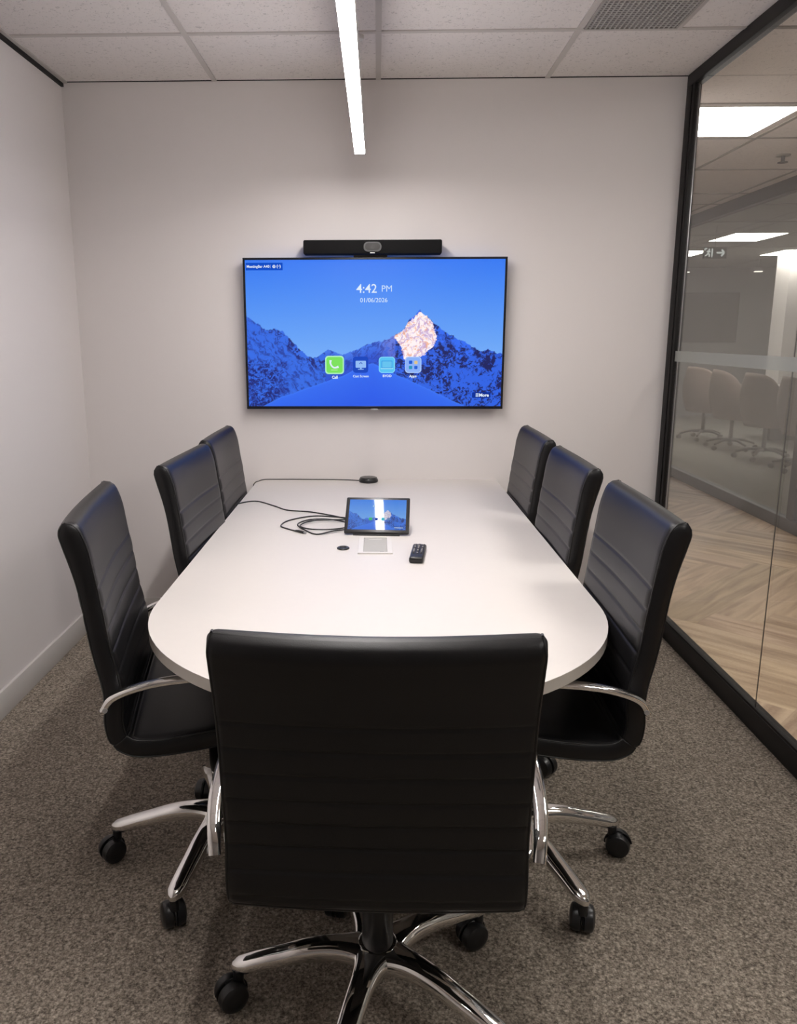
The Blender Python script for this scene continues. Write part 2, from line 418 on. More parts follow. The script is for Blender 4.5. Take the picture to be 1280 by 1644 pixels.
lg = box('maker_badge', (0, -.001, -tvh/2-.002), (.034, .012, .008), SILVER, tv, .002)
def P(px, py, off=.0004):   # screen-content coordinates -> local metres on the screen
    return ((px-65)/1160*SW-SW/2, .0015-off, (790-py)/660*SH-SH/2+.15*b_)
def sem(name, c, s=1.0): return emis(name, tuple(s2l(k) for k in c), s)
TXT = sem('screen_text', (205,225,250)); TXTW = sem('screen_text_white', (225,238,252))
def rrect(name, cx, cy, w, h, r, mat, off, parent=scr):
    pts = []; x, y_, z = P(cx, cy, off); w = w/1160*SW/2; h = h/660*SH/2; r = r/1160*SW
    for sx, sz, a0 in ((1, 1, 0), (-1, 1, 90), (-1, -1, 180), (1, -1, 270)):
        for k in range(7):
            a = R(a0+15*k); pts.append((x+sx*(w-r)+r*cos(a), y_, z+sz*(h-r)+r*sin(a)))
    return meshobj(name, pts, [tuple(range(len(pts)))], mat, parent)
def st(name, body, px, py, hpx, mat=TXT, bold=0, align='CENTER', off=.0012):
    return text(name, body, P(px, py, off), hpx/660*SH*1.38, mat, scr, align=align, bold=bold)
st('clock_text', '4:42', 610, 259, 40, TXTW, .0003); st('clock_text', 'PM', 700, 259, 29, TXT)
st('date_text', '01/06/2026', 642, 309, 20, TXT, .0002)
rrect('status_badge', 152, 159, 165, 33, 2, sem('badge_blue', (22,78,196)), .0004)
st('status_text', 'MeetingBar A40', 124, 159, 11.5, TXTW, .0003); st('status_text', '(\u00b7\u00b7)', 217, 158, 12, TXTW, .0006)
rrect('status_divider', 179, 159, 1.3, 14, .3, TXT, .0008)
def disc(name, px, py, r, mat, off, parent=scr, n=20, r0=None):
    x, y_, z = P(px, py, off); r = r/1160*SW
    if r0 is None: return meshobj(name, [(x+r*cos(2*pi*k/n), y_, z+r*sin(2*pi*k/n)) for k in range(n)], [tuple(range(n))], mat, parent)
    r0 = r0/1160*SW
    vs = [(x+q*cos(2*pi*k/n), y_, z+q*sin(2*pi*k/n)) for q in (r0, r) for k in range(n)]
    return meshobj(name, vs, [(k, (k+1) % n, n+(k+1) % n, n+k) for k in range(n)], mat, parent)
disc('status_globe', 196, 159, 7, TXTW, .0008, r0=4.6); rrect('status_globe', 196, 159, 12, 2, .5, TXTW, .0009); rrect('status_globe', 196, 159, 2, 12, .5, TXTW, .0009)
# app icons
GRN = sem('call_green', (126,226,96)); GRNR = sem('call_border', (176,240,190)); NAVY = sem('cast_navy', (34,74,190)); CY = sem('laptop_cyan', (92,196,244)); CYR = sem('laptop_border', (130,215,250)); LAV = sem('apps_lavender', (140,178,250))
rrect('call_icon', 463, 599, 86, 84, 15, GRNR, .0004); rrect('call_icon', 463, 599, 74, 72, 11, GRN, .0007)
hs = [(445,577),(444,590),(449,602),(459,611),(470,611),(481,607)]
bm = bmesh.new(); pts = catmull([Vector(P(a, b, .0012)) for a, b in hs], 5)
add_tube(bm, pts, [.0001]*len(pts), 6, up=Vector((0, 1, 0)), w=[(.0042+.0030*abs(2*i/(len(pts)-1)-1)**3) for i in range(len(pts))]); bmobj('call_handset', bm, TXTW, scr)
rrect('call_caption_bar', 462, 622, 30, 3, 1, sem('call_bar', (190,245,170)), .0012)
rrect('cast_icon', 582, 598, 70, 74, 13, NAVY, .0004)
CST = sem('cast_grey', (150,190,246))
rrect('cast_monitor', 583, 596, 48, 32, 4, CST, .0008); rrect('cast_monitor', 583, 615, 7, 8, .5, CST, .0008); rrect('cast_monitor', 583, 619, 26, 3, .5, CST, .0009)
st('cast_arrow', '\u2191', 583, 596, 16, NAVY, .0006, off=.0014)
rrect('laptop_icon', 702, 599, 74, 74, 15, CYR, .0004); rrect('laptop_icon', 702, 599, 66, 66, 12, CY, .0007)
LTD = sem('laptop_line', (60,150,226)); rrect('laptop_symbol', 702, 597, 50, 34, 3, LTD, .0009); rrect('laptop_symbol', 702, 597, 44, 28, 2, sem('laptop_face', (104,196,240)), .0011); rrect('laptop_symbol', 702, 616, 58, 4, 1.5, sem('laptop_base', (160,225,250)), .0012)
rrect('apps_icon', 822, 599, 74, 74, 15, sem('apps_border', (170,200,252)), .0004); rrect('apps_icon', 822, 599, 66, 66, 12, LAV, .0007)
for a, b, c in ((810,587,(38,92,210)), (834,588,(222,196,140)), (810,611,(44,150,190)), (834,611,(44,100,214))):
    rrect('app_square', a, b, 15, 15, 3, sem('app_sq_%d' % (a+b), c), .0011)
st('icon_label', 'Call', 464, 656, 13, TXTW, .0006); st('icon_label', 'Cast Screen', 583, 651, 11, TXT, .0004); st('icon_label', 'BYOD', 703, 650, 11, TXTW, .0004); st('icon_label', 'Apps', 821, 651, 12, TXTW, .0005)
rrect('more_button', 1135, 738, 84, 26, 5, sem('more_dark', (18,50,150)), .0004)
st('icon_label', 'More', 1147, 739, 15, TXTW, .0007)
for a in range(3): rrect('menu_glyph', 1116, 732+6*a, 13, 3.5, .6, TXT, .0009)

# ------------------------------------------------------------------ video bar
vx, vz, vw, vh = (-.346+.299)/2, (1.891+1.827)/2, .645, .064
vb = empty('video_bar', (vx, D-.10, vz), label='slim black video conferencing bar mounted just above the television', cat='video bar')
bm = bmesh.new(); add_box(bm, (0, .03, 0), (vw, .075, vh), .007, 3); bmobj('body', bm, princ('speaker_cloth', (.007, .007, .0075), .8, spec=.15, bump=(900, .5, .001), var=(60, .15)), vb, 40)
def obround(w, h, d, y, n=12):
    pts = []
    for s, a0 in ((1, -90), (-1, 90)):
        for k in range(n+1): a = R(a0+180*k/n); pts.append((s*(w-h)/2+h/2*cos(a), h/2*sin(a)))
    m = len(pts); v = [(x, y, z) for x, z in pts]+[(x, y+d, z) for x, z in pts]
    return v, [tuple(range(m))[::-1], tuple(range(m, 2*m))]+[(k, (k+1) % m, m+(k+1) % m, m+k) for k in range(m)]
v, f = obround(.084, .044, .006, -.013); meshobj('lens_rim', v, f, princ('lens_rim', (.055, .055, .056), .35, var=(30, .05)), vb)
v, f = obround(.070, .032, .004, -.0145); meshobj('lens_window', v, f, princ('lens_glass', (.02, .019, .018), .5, var=(30, .3)), vb)
cyl('camera_lens', (0, -.0150, 0), .010, .002, princ('camera_lens', (.02, .018, .016), .3, var=(30, .3)), vb, 24, 'Y')
box('maker_mark', (0, -.009, -.027), (.022, .003, .004), SILVER, vb)
box('mounting_bracket', (-.01, .062, -.033), (.16, .04, .018), BMATTE, vb, .006)
box('bracket_plate', (-.01, .085, -.03), (.08, .020, .09), BMATTE, vb, .002)

# ------------------------------------------------------------------ table
tb = empty('conference_table', (0, 2.7, 0), label='white laminate conference table with rounded near end pushed against the back wall', cat='table')
def dpts(rad, cyc, yb, inset=0):
    pts = [(-rad+inset, yb-inset), (-rad+inset, cyc)]
    n = 48
    for k in range(1, n): a = pi+pi*k/n; pts.append(((rad-inset)*cos(a), cyc+(rad-inset)*sin(a)))
    return pts+[(rad-inset, cyc), (rad-inset, yb-inset)]
pts = dpts(.6005, 2.04, D-.002)
bm = bmesh.new()
def add_slab(bm, pts, z0, z1, oy=2.7):
    b = [bm.verts.new((x, y-oy, z0)) for x, y in pts]; t = [bm.verts.new((x, y-oy, z1)) for x, y in pts]
    bm.faces.new(b[::-1]); tf = bm.faces.new(t)
    n = len(pts)
    for k in range(n): f = bm.faces.new((b[k], b[(k+1) % n], t[(k+1) % n], t[k])); f.material_index = 1
    return tf
tf = add_slab(bm, pts, ZT-.028, ZT)
bmesh.ops.bevel(bm, geom=list(tf.edges), offset=.0015, segments=2, affect='EDGES', profile=.5)
bmobj('tabletop', bm, None, tb, 30, mats=[TABLE, TEDGE])
for yy in (2.36, 3.08):
    lg = box('leg', (0, yy-2.7, .36), (.08, .08, .66), TRIMW, tb, .004)
    box('foot', (0, 0, -.345), (.10, .34, .03), TRIMW, lg, .004)
    box('top_bracket', (0, 0, .338), (.30, .10, .012), TRIMW, lg, .002)

# ------------------------------------------------------------------ chair prototype (local: faces +Y, origin on floor at the base axis)
W2 = .272
CP = [(-.299,.583),(-.284,.545),(-.267,.48),(-.252,.41),(-.240,.34),(-.228,.27),(-.214,.2),(-.210,.15),(-.213,.10),(-.203,.056),(-.168,.029),(-.11,.024),(-.05,.028),(0,.034),(.09,.046),(.17,.048),(.225,.034),(.252,.002)]
SHU = -.034
cen = catmull([(0, a+SHU, b) for a, b in CP], 20)
# even resample
def resample(P, step):
    L = [0]
    for a, b in zip(P, P[1:]): L.append(L[-1]+(b-a).length)
    n = int(L[-1]/step); out = []; j = 0
    for i in range(n+1):
        s = L[-1]*i/n
        while j < len(L)-2 and L[j+1] < s: j += 1
        out.append(P[j].lerp(P[j+1], (s-L[j])/max(1e-9, L[j+1]-L[j])))
    return out, L[-1]
cen, CL = resample(cen, .0035)
NCN = len(cen); SS = [CL*i/(NCN-1) for i in range(NCN)]
SPL = min(range(NCN), key=lambda i: (cen[i]-Vector((0, -.200+SHU, .052))).length)
seams = [.160+.052*i for i in range(8)] + [SS[SPL]+.02, SS[SPL]+.34]
def groove(s, amp=.0034, wd=.0030):
    g_ = 0
    for q in seams: g_ -= amp*exp(-((s-q)/wd)**2)
    for a, b in zip(seams, seams[1:]):
        if a < s < b and b-a < .08: g_ += .0014*sin(pi*(s-a)/(b-a))
    return g_
def frame(i):
    t = (cen[min(i+1, NCN-1)]-cen[max(i-1, 0)]).normalized()
    return cen[i], t, Vector((0, -t.z, t.y))      # normal toward the sitter / upward
def cushion(i0, i1, zoff):
    NX = 30; rc = .014; rows = []; pf = []; pb = []
    for i in range(i0, i1+1):
        c, t, n = frame(i); s = SS[i]
        if n.dot(Vector((0, .8, .6))) < 0: n = -n
        h = .0245 + .004*exp(-((s-.060)/.055)**2)
        cap = 1.0
        for e, rr in ((s, .030), (CL-s, .022)):
            if e < rr: cap = min(cap, sqrt(max(0.0025, 1-((rr-e)/rr)**2)))
        if i in (i0, i1) and cap > .99: h *= .90; 
        hh = h*cap; a = W2-.010*(1-cap)-.004*exp(-((s-.25)/.2)**2)
        bow = .018-.010*min(1, max(0, (s-.08)/.22))
        r_ = min(rc, hh*.9); ring = []
        def off(x): return n*(bow*(x/W2)**2) 
        gr = groove(s)*cap
        def g_x(x): 
            e = (a-abs(x))/.012; return gr*min(1, max(0, e))
        for k in range(NX+1):
            x = -(a-r_)+2*(a-r_)*k/NX; puff = .005*(1-(x/a)**4)
            ring.append(c+off(x)+Vector((x, 0, 0))+n*(hh+(puff*cap)+g_x(x)))
        for k in range(1, 4):
            q = pi/2*k/4; x = (a-r_)+r_*sin(q); ring.append(c+off(x)+Vector((x, 0, 0))+n*((hh-r_)+r_*cos(q)))
        ring.append(c+off(a)+Vector((a+.0015, 0, 0)))
        for k in range(1, 4):
            q = pi/2*(1-k/4); x = (a-r_)+r_*sin(q); ring.append(c+off(x)+Vector((x, 0, 0))-n*((hh-r_)+r_*cos(q)))
        for k in range(NX+1):
            x = (a-r_)-2*(a-r_)*k/NX; ring.append(c+off(x)+Vector((x, 0, 0))-n*(hh+.8*g_x(x)))
        for k in range(1, 4):
            q = pi/2*k/4; x = -(a-r_)-r_*sin(q); ring.append(c+off(x)+Vector((x, 0, 0))-n*((hh-r_)+r_*cos(q)))
        ring.append(c+off(a)+Vector((-a-.0015, 0, 0)))
        for k in range(1, 4):
            q = pi/2*(1-k/4); x = -(a-r_)-r_*sin(q); ring.append(c+off(x)+Vector((x, 0, 0))+n*((hh-r_)+r_*cos(q)))
        rows.append([(v.x, v.y, v.z+zoff) for v in ring])
        xe = a-r_*.32
        for L_, sg in ((pf, 1), (pb, -1)):
            v = c+off(xe)+n*sg*(hh-r_*.30); L_.append((xe, Vector((0, v.y, v.z+zoff))))
    m = len(rows[0]); verts = [v for r_ in rows for v in r_]; faces = []
    for j in range(len(rows)-1):
        for k in range(m): a = j*m+k; b = j*m+(k+1) % m; faces.append((a, b, b+m, a+m))
    faces.append(tuple(range(m))[::-1]); faces.append(tuple(range((len(rows)-1)*m, len(rows)*m)))
    return verts, faces, pf, pb
def piping(pf, pb, parent):
    for L_ in (pf, pb):
        for sg in (-1, 1):
            bm = bmesh.new(); P_ = [Vector((sg*x, v.y, v.z)) for x, v in L_][::3]
            add_tube(bm, P_, .0026, 6, up=Vector((1, 0, 0)))
            bmobj('piping', bm, PIPE, parent, 60)
ZB = .460                     # underside of the seat shell, side chairs
chair = empty('office_chair', (0, 0, 0))
v, f, pf, pb = cushion(0, SPL, 0); bk = meshobj('backrest', v, f, LEATHER, chair, True, loc=(0, 0, ZB)); piping(pf, pb, bk)
v, f, pf, pb = cushion(SPL, NCN-1, 0); se = meshobj('seat', v, f, LEATHER, chair, True, loc=(0, 0, ZB)); piping(pf, pb, se)
# armrests
for sg in (-1, 1):
    AP = [(.287,-0.224,0.146),(.292,-0.204,0.178),(.300,-0.157,0.202),(.304,-0.090,0.217),(.306,0.010,0.224),(.306,0.100,0.223),(.307,0.165,0.210),(.309,0.205,0.173),(.312,0.207,0.123),(.316,0.175,0.062),(.320,0.120,0.017),(.321,0.050,-0.026),(.300,0.020,-0.038),(.25,0.000,-0.040),(.10,-0.010,-0.034)]
    P_ = catmull([(sg*a, b+SHU*max(0, 1-i/12), c) for i, (a, b, c) in enumerate(AP)], 6)
    n_ = len(P_)
    # widths: slim at the back end, broad lower plate
    w_ = []; h_ = []
    for i in range(n_):
        q = i/(n_-1)
        w_.append(.011+.006*min(1, q*3)+.006*max(0, (q-.5)/.5)); h_.append(.0085 if q < .8 else .007)
    bm = bmesh.new(); add_tube(bm, P_, h_, 14, up=Vector((0, 0, 1)) if False else Vector((sg*-1, 0, 0)).cross(Vector((0, 1, 0))), w=w_, sq=.75) if False else None
    # custom sweep keeping the band's width along X
    rings = []
    for i, p in enumerate(P_):
        t = (P_[min(i+1, n_-1)]-P_[max(i-1, 0)]).normalized()
        s_ = Vector((1, 0, 0)) if i < n_*.80 else Vector((0, 1, 0)).lerp(Vector((1, 0, 0)), max(0, 1-(i/n_-.80)/.08)).normalized()
        s_ = (s_-t*s_.dot(t)).normalized(); u_ = s_.cross(t)
        ring = []
        for k in range(14):
            a = 2*pi*(k+.5)/14; ca = math.copysign(abs(cos(a))**.7, cos(a)); sa = math.copysign(abs(sin(a))**.7, sin(a))
            ring.append(bm.verts.new(p+s_*ca*w_[i]+u_*sa*h_[i]))
        rings.append(ring)
    for a, b in zip(rings, rings[1:]):
        for k in range(14): bm.faces.new((a[k], a[(k+1) % 14], b[(k+1) % 14], b[k]))
    bm.faces.new(rings[0][::-1]); bm.faces.new(rings[-1])
    ar = bmobj('armrest', bm, CHROME, chair, 50, loc=(0, 0, ZB))
    cyl('bolt', (sg*.295, -.218+SHU, .152), .006, .012, SILVER, ar, 12, 'X')
    pd = [Vector((sg*x, y_, z)) for x, y_, z in ((.305,-.01,.2325),(.305,.03,.2345),(.306,.10,.2335),(.307,.15,.226))]
    bm = bmesh.new(); add_tube(bm, catmull(pd, 5), .006, 10, w=.0165, sq=.7); bmobj('arm_pad', bm, BPLAS, ar, 50)
# mechanism, lever, column
bm = bmesh.new(); add_box(bm, (0, -.005, -.022), (.20, .22, .045), .010, 2); add_box(bm, (0, 0, -.050), (.09, .10, .03), .008, 2)
bmobj('tilt_mechanism', bm, BMATTE, chair, 40, loc=(0, 0, ZB))
bm = bmesh.new(); add_tube(bm, catmull([(-.08, .02, -.03), (-.16, .03, -.036), (-.235, .035, -.05)], 4), .005, 8); add_tube(bm, [Vector((-.225, .035, -.048)), Vector((-.29, .04, -.062))], .009, 10)
bmobj('adjustment_lever', bm, BPLAS, chair, 40, loc=(0, 0, ZB))
bm = bmesh.new(); add_lathe(bm, [(.030, .15), (.034, .158), (.033, .30), (.024, .302), (.020, .40), (.014, .402), (.014, .462)], seg=28)
bmobj('gas_column', bm, BPLAS, chair, 35)
bm = bmesh.new(); add_lathe(bm, [(.030, .092), (.044, .096), (.052, .115), (.052, .142), (.048, .156), (.040, .163), (.030, .164)], seg=40)
bmobj('base_hub', bm, CHROME, chair, 50)
# caster
def caster_bm():
    bm = bmesh.new()
    for s in (-1, 1):
        n = 32; prof = [(.0, .030), (.014, .031), (.024, .029), (.031, .025), (.0335, .018), (.0335, .005), (.026, .003), (0, .003)]
        rings = []
        for r_, xx in prof: rings.append([bm.verts.new((s*xx, .018+max(r_, 1e-4)*cos(2*pi*k/n), .0340+max(r_, 1e-4)*sin(2*pi*k/n))) for k in range(n)])
        for a, b in zip(rings, rings[1:]):
            for k in range(n): bm.faces.new((a[k], a[(k+1) % n], b[(k+1) % n], b[k]))
    # hood between the wheels and stem
    arc = [Vector((0, .018+.0365*cos(R(a)), .034+.0365*sin(R(a)))) for a in range(10, 200, 12)]
    add_tube(bm, arc, .0022, 8, up=Vector((1, 0, 0)), w=.0022); 
    add_tube(bm, arc, [.0022]*len(arc), 8, up=Vector((1, 0, 0)))
    add_box(bm, (0, .012, .052), (.005, .036, .030), .002, 1)
    add_cyl(bm, (0, 0, .074), .012, .034, 16)
    return bm
cb = caster_bm(); bmesh.ops.recalc_face_normals(cb, faces=cb.faces)
CME = bpy.data.meshes.new('caster'); cb.to_mesh(CME); cb.free(); CME.materials.append(RUBBER)
CME.polygons.foreach_set('use_smooth', [True]*len(CME.polygons)); CME.set_sharp_from_angle(angle=R(40))
# star leg, pointing +X at angle zero
def leg_bm():
    bm = bmesh.new(); n = 26; rings = []
    for i in range(n+1):
        q = i/n; x = .022+.303*q
        top = .160+.006*sin(pi*min(1, q*1.6))-.053*max(0, q-.18)**1.75/.82**1.75
        th = .050-.018*q
        w = .0275+.030*exp(-((x-.022)/.032))-.0050*q
        if i > n-3:
            e = (i-(n-3))/3.0; x = .022+.303*(n-3)/n+.034*sin(e*pi/2); w *= max(.10, cos(e*pi/2)); top -= .006*(1-cos(e*pi/2)); th *= .35+.65*cos(e*pi/2)
        ring = []
        for k in range(16):
            a = 2*pi*(k+.5)/16; ca = math.copysign(abs(cos(a))**.62, cos(a)); sa = math.copysign(abs(sin(a))**.72, sin(a))
            ring.append(bm.verts.new((x, w*ca*(1 if sa > -.2 else .92), top-th/2+th/2*sa)))
        rings.append(ring)
    for a, b in zip(rings, rings[1:]):
        for k in range(16): bm.faces.new((a[k], a[(k+1) % 16], b[(k+1) % 16], b[k]))
    bm.faces.new(rings[0][::-1]); bm.faces.new(rings[-1]); return bm
lb = leg_bm(); bmesh.ops.recalc_face_normals(lb, faces=lb.faces)
LME = bpy.data.meshes.new('leg'); lb.to_mesh(LME); lb.free(); LME.materials.append(CHROME)
LME.polygons.foreach_set('use_smooth', [True]*len(LME.polygons)); LME.set_sharp_from_angle(angle=R(60))
for k in range(5):
    lg = link(bpy.data.objects.new('leg', LME), chair); lg.rotation_euler = (0, 0, 2*pi*k/5)
    ca = link(bpy.data.objects.new('caster', CME), lg); ca.location = (.308, 0, .0); ca.rotation_euler = (0, 0, -pi/2)
UPPER = ('backrest', 'seat', 'armrest', 'tilt_mechanism', 'adjustment_lever')
def kids(o): return [c for c in COL.objects if c.parent == o]
def copy_tree(o, parent=None):
    c = o.copy(); COL.objects.link(c); c.parent = parent
    for ch in kids(o): copy_tree(ch, c)
    return c
CG = 'black leather office chairs around the conference table'
spots = [  # x, y, facing yaw, base leg angle (world deg), lift, caster turns, label
 (.004, 1.492, -1, 181, -.054, (-60, 100, 120, 80, 60), 'black ribbed leather chair at the rounded near end of the table, seen from behind'),
 (-.428, 2.005, -80.3, 184, 0, (-50, 130, 100, 80, 60), 'black ribbed leather chair on the left side of the table, nearest the camera'),
 (.372, 1.985, 89, 9, 0, (-120, 80, 100, 80, 50), 'black ribbed leather chair on the right side of the table, nearest the camera'),
 (-.374, 2.735, -92.5, 200, 0, (-80, -90, -60, -90, -90), 'middle of the three black leather chairs along the left side of the table'),
 (.372, 2.70, 90, 20, 0, (-80, -90, -60, -90, -90), 'middle of the three black leather chairs along the right side of the table'),
 (-.380, 3.375, -90, 190, 0, (-80, -90, -60, -90, -90), 'black leather chair left of the table, farthest back beside the television wall'),
 (.378, 3.39, 90, 10, 0, (-80, -90, -60, -90, -90), 'black leather chair right of the table, farthest back beside the television wall'),
]
protos = [chair]+[copy_tree(chair) for _ in spots[1:]]
for (x, y, yaw, ba, lift, ct, lab), c in zip(spots, protos):
    c.location = (x, y, 0); c.rotation_euler = (0, 0, R(yaw)); setp(c, lab, 'chair', CG)
    i = 0
    for ch in kids(c):
        nm = ch.name.split('.')[0]
        if nm in UPPER: ch.location.z = ZB+lift
        if nm == 'leg':
            ch.rotation_euler.z = R(ba-yaw+72*i)
            for q in kids(ch): q.rotation_euler.z = R(ct[i])
            i += 1

# ------------------------------------------------------------------ things on the table
ta = R(40); trz = R(-3.6)
tab = empty('touch_panel', (-.002, 2.79, ZT), trz, label='small black-framed touch tablet on a stand in the middle of the table', cat='tablet')
TW, TH_ = .238, .165
MT = Matrix.Translation((0, .0, .012)) @ Matrix.Rotation(ta, 4, 'X')      # local plate: x right, y up the slope
bm = bmesh.new(); add_box(bm, (0, TH_/2, -.006), (TW, TH_, .012), .005, 3)
bmesh.ops.transform(bm, matrix=MT, verts=bm.verts); bmobj('case', bm, princ('tablet_case', (.012, .012, .014), .3, var=(20, .1)), tab, 40)
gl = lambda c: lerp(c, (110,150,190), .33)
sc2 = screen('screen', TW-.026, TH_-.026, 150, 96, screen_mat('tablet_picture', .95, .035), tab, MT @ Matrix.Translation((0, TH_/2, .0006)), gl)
def trr(name, u, v, w, h, mat, off=.0012, n=16):
    x0 = (u-.5)*(TW-.026); y0 = TH_/2+(v-.5)*(TH_-.026)
    pts = [MT @ Vector((x0+w/2*math.copysign(abs(cos(2*pi*k/n))**.5, cos(2*pi*k/n)), y0+h/2*math.copysign(abs(sin(2*pi*k/n))**.5, sin(2*pi*k/n)), off)) for k in range(n)]
    return meshobj(name, pts, [tuple(range(n))], mat, sc2)
trr('call_icon', .385, .35, .013, .013, sem('tab_green', (84,200,130), .8)); trr('laptop_icon', .60, .35, .013, .014, sem('tab_cyan', (90,200,225), .8))
trr('cast_icon', .49, .35, .011, .012, sem('tab_navy', (50,80,170), .8)); trr('apps_icon', .70, .35, .011, .012, sem('tab_lav', (120,150,200), .7))
trr('clock_dot', .43, .78, .008, .008, sem('tab_white', (170,205,240), .9)); trr('more_text', .88, .07, .034, .004, sem('tab_txt', (190,210,235), .9))
bm = bmesh.new()
prof = [(-.0, 0), (.135, 0), (.128, .02), (.112, .078), (.0, .004)]
for sg, hw in ((1, .085),):
    a = [bm.verts.new((-hw, p, q)) for p, q in prof]; b = [bm.verts.new((hw, p, q)) for p, q in prof]
    bm.faces.new(a); bm.faces.new(b[::-1])
    for k in range(5): bm.faces.new((a[k], b[k], b[(k+1) % 5], a[(k+1) % 5]))
bmobj('stand', bm, BMATTE, tab)

pk = empty('microphone_puck', (-.042, 3.872, ZT), label='round black microphone puck on the table against the back wall', cat='microphone')
bm = bmesh.new(); add_lathe(bm, [(.040, 0), (.046, .002), (.048, .008), (.046, .016), (.043, .020)], seg=40); bmobj('body', bm, BPLAS, pk, 40)
bm = bmesh.new(); add_lathe(bm, [(.043, .0202), (.042, .0235), (.038, .025), (.001, .0255)], seg=40); bmobj('top_cap', bm, princ('puck_cap', (.006, .006, .007), .25, var=(20, .1)), pk, 40)
z = ZT+.0022
cb1 = tube('microphone_cable', catmull([(-.088, 3.905, z), (-.2, 3.925, z), (-.35, 3.930, z), (-.50, 3.932, z), (-.568, 3.925, z), (-.592, 3.88, z), (-.604, 3.83, z), (-.6085, 3.80, ZT-.02), (-.609, 3.78, ZT-.12), (-.611, 3.76, .5)], 8), .0022, BPLAS, seg=8)
setp(cb1, 'thin black cable running from the microphone puck along the back edge of the table', 'cable')
pc = empty('coiled_cable', (-.25, 3.0, ZT), label='black cable coiled on the table left of the touch tablet, ending in a plug', cat='cable')
off = Vector((.25, -3.0, -ZT))
def cpts(L_): return [Vector((a, b, c))+off for a, b, c in L_]
z = ZT+.003
tube('cord', catmull(cpts([(-.607, 3.31, ZT-.10), (-.6075, 3.325, ZT-.01), (-.590, 3.345, z), (-.528, 3.385, z), (-.44, 3.291, z), (-.372, 3.206, z), (-.27, 3.171, z), (-.15, 3.080, z), (-.075, 2.98, z), (-.10, 2.89, z), (-.16, 2.835, z+.004), (-.22, 2.80, z), (-.27, 2.865, z), (-.305, 2.955, z), (-.27, 3.03, z), (-.20, 3.03, z+.003), (-.135, 2.985, z+.005), (-.09, 2.92, z+.006), (-.15, 2.87, z+.003), (-.24, 2.855, z+.005), (-.29, 2.90, z+.006), (-.265, 2.985, z+.004), (-.19, 3.005, z+.006), (-.10, 3.0, z+.008), (-.10, 3.035, z+.004), (-.17, 3.085, z), (-.26, 3.095, z), (-.345, 3.02, z), (-.367, 2.93, z), (-.335, 2.88, z), (-.30, 2.845, z)]), 8), .0027, BPLAS, pc, seg=8)
pl = tube('plug', [Vector(p)+off for p in ((-.302, 2.848, z+.001), (-.292, 2.838, z+.002), (-.268, 2.815, z+.002))], [.0035, .005, .005], BPLAS, pc, seg=8)
tube('connector_tip', [Vector(p)+off for p in ((-.269, 2.816, z+.002), (-.260, 2.807, z+.002))], .0032, SILVER, pl, seg=8)

gm = empty('cable_grommet', (-.115, 2.611, ZT), label='small round black grommet lying on the table left of the white power box', cat='grommet')
bm = bmesh.new(); n = 32; rings = []
for r_, zz in ((.009, .0005), (.021, .0005), (.022, .003), (.019, .006), (.013, .0065), (.009, .003)):
    rings.append([bm.verts.new((r_*cos(2*pi*k/n), r_*sin(2*pi*k/n), zz)) for k in range(n)])
for a, b in zip(rings, rings[1:]+rings[:1]):
    for k in range(n): bm.faces.new((a[k], a[(k+1) % n], b[(k+1) % n], b[k]))
bmobj('ring', bm, BPLAS, gm, 40)
bm = bmesh.new(); add_cyl(bm, (0, 0, .0015), .009, .002, 24); bmobj('centre_cap', bm, princ('grommet_cap', (.05, .048, .046), .4, var=(30, .1)), gm, 40)

px0, px1, py0, py1 = -.064, .0535, 2.545, 2.765
pb_ = empty('table_power_box', ((px0+px1)/2, (py0+py1)/2, ZT), label='flush white power box with grey lid in the tabletop in front of the tablet', cat='power box')
w_, d_ = px1-px0, py1-py0
bm = bmesh.new()
for s, c in (((w_, .012, .003), (0, d_/2-.006, .0015)), ((w_, .014, .0045), (0, -d_/2+.007, .00225)), ((.018, d_-.02, .003), (-w_/2+.009, 0, .0015)), ((.018, d_-.02, .003), (w_/2-.009, 0, .0015))): add_box(bm, c, s, .0008, 1)
bmobj('frame', bm, WHITEPL, pb_, 40)
ld = box('lid', (0, -.001, .0013), (w_-.040, d_-.030, .0022), princ('lid_grey', (.43, .415, .38), .5, var=(40, .04)), pb_, .0008, 1)
box('lid_slot', (0, d_/2-.035, .0016), (w_-.07, .006, .0008), WHITEPL, ld); box('finger_tab', (.022, -d_/2+.024, .0015), (.012, .005, .001), GREYPL, ld)
bm = bmesh.new()
for s in (-1, 1): add_box(bm, (s*(w_/2-.0185), 0, .0008), (.0016, d_-.03, .001))
add_box(bm, (0, d_/2-.0135, .0008), (w_-.036, .0016, .001)); add_box(bm, (0, -d_/2+.0155, .0008), (w_-.036, .0016, .001))
bmobj('lid_gap', bm, GREYPL, pb_)

rm = empty('remote_control', (.136, 2.520, ZT), R(-7), label='black remote control lying on the table right of the power box', cat='remote')
bm = bmesh.new(); add_box(bm, (0, 0, .0105), (.046, .175, .021), .007, 3); bmobj('body', bm, BPLAS, rm, 40)
for j in range(8):
    for i in range(3):
        kx, ky = (i-1)*.0125, .070-j*.0150
        kbtn = box('button', (kx, ky, .0222), (.0085, .0105, .0026), KEYM, rm, .0012, 1)
        if (i+j) % 2 == 0 or j in (2, 5): box('button_print', (0, 0, .0014), (.0045, .0035, .0003), KEYW, kbtn)

# ------------------------------------------------------------------ corridor and the glazed room beyond it
XO = 3.12
quadbox('wall_corridor', XR-.2, XR+.040, D+.1, 15, 0, ZC, FARWHITE)
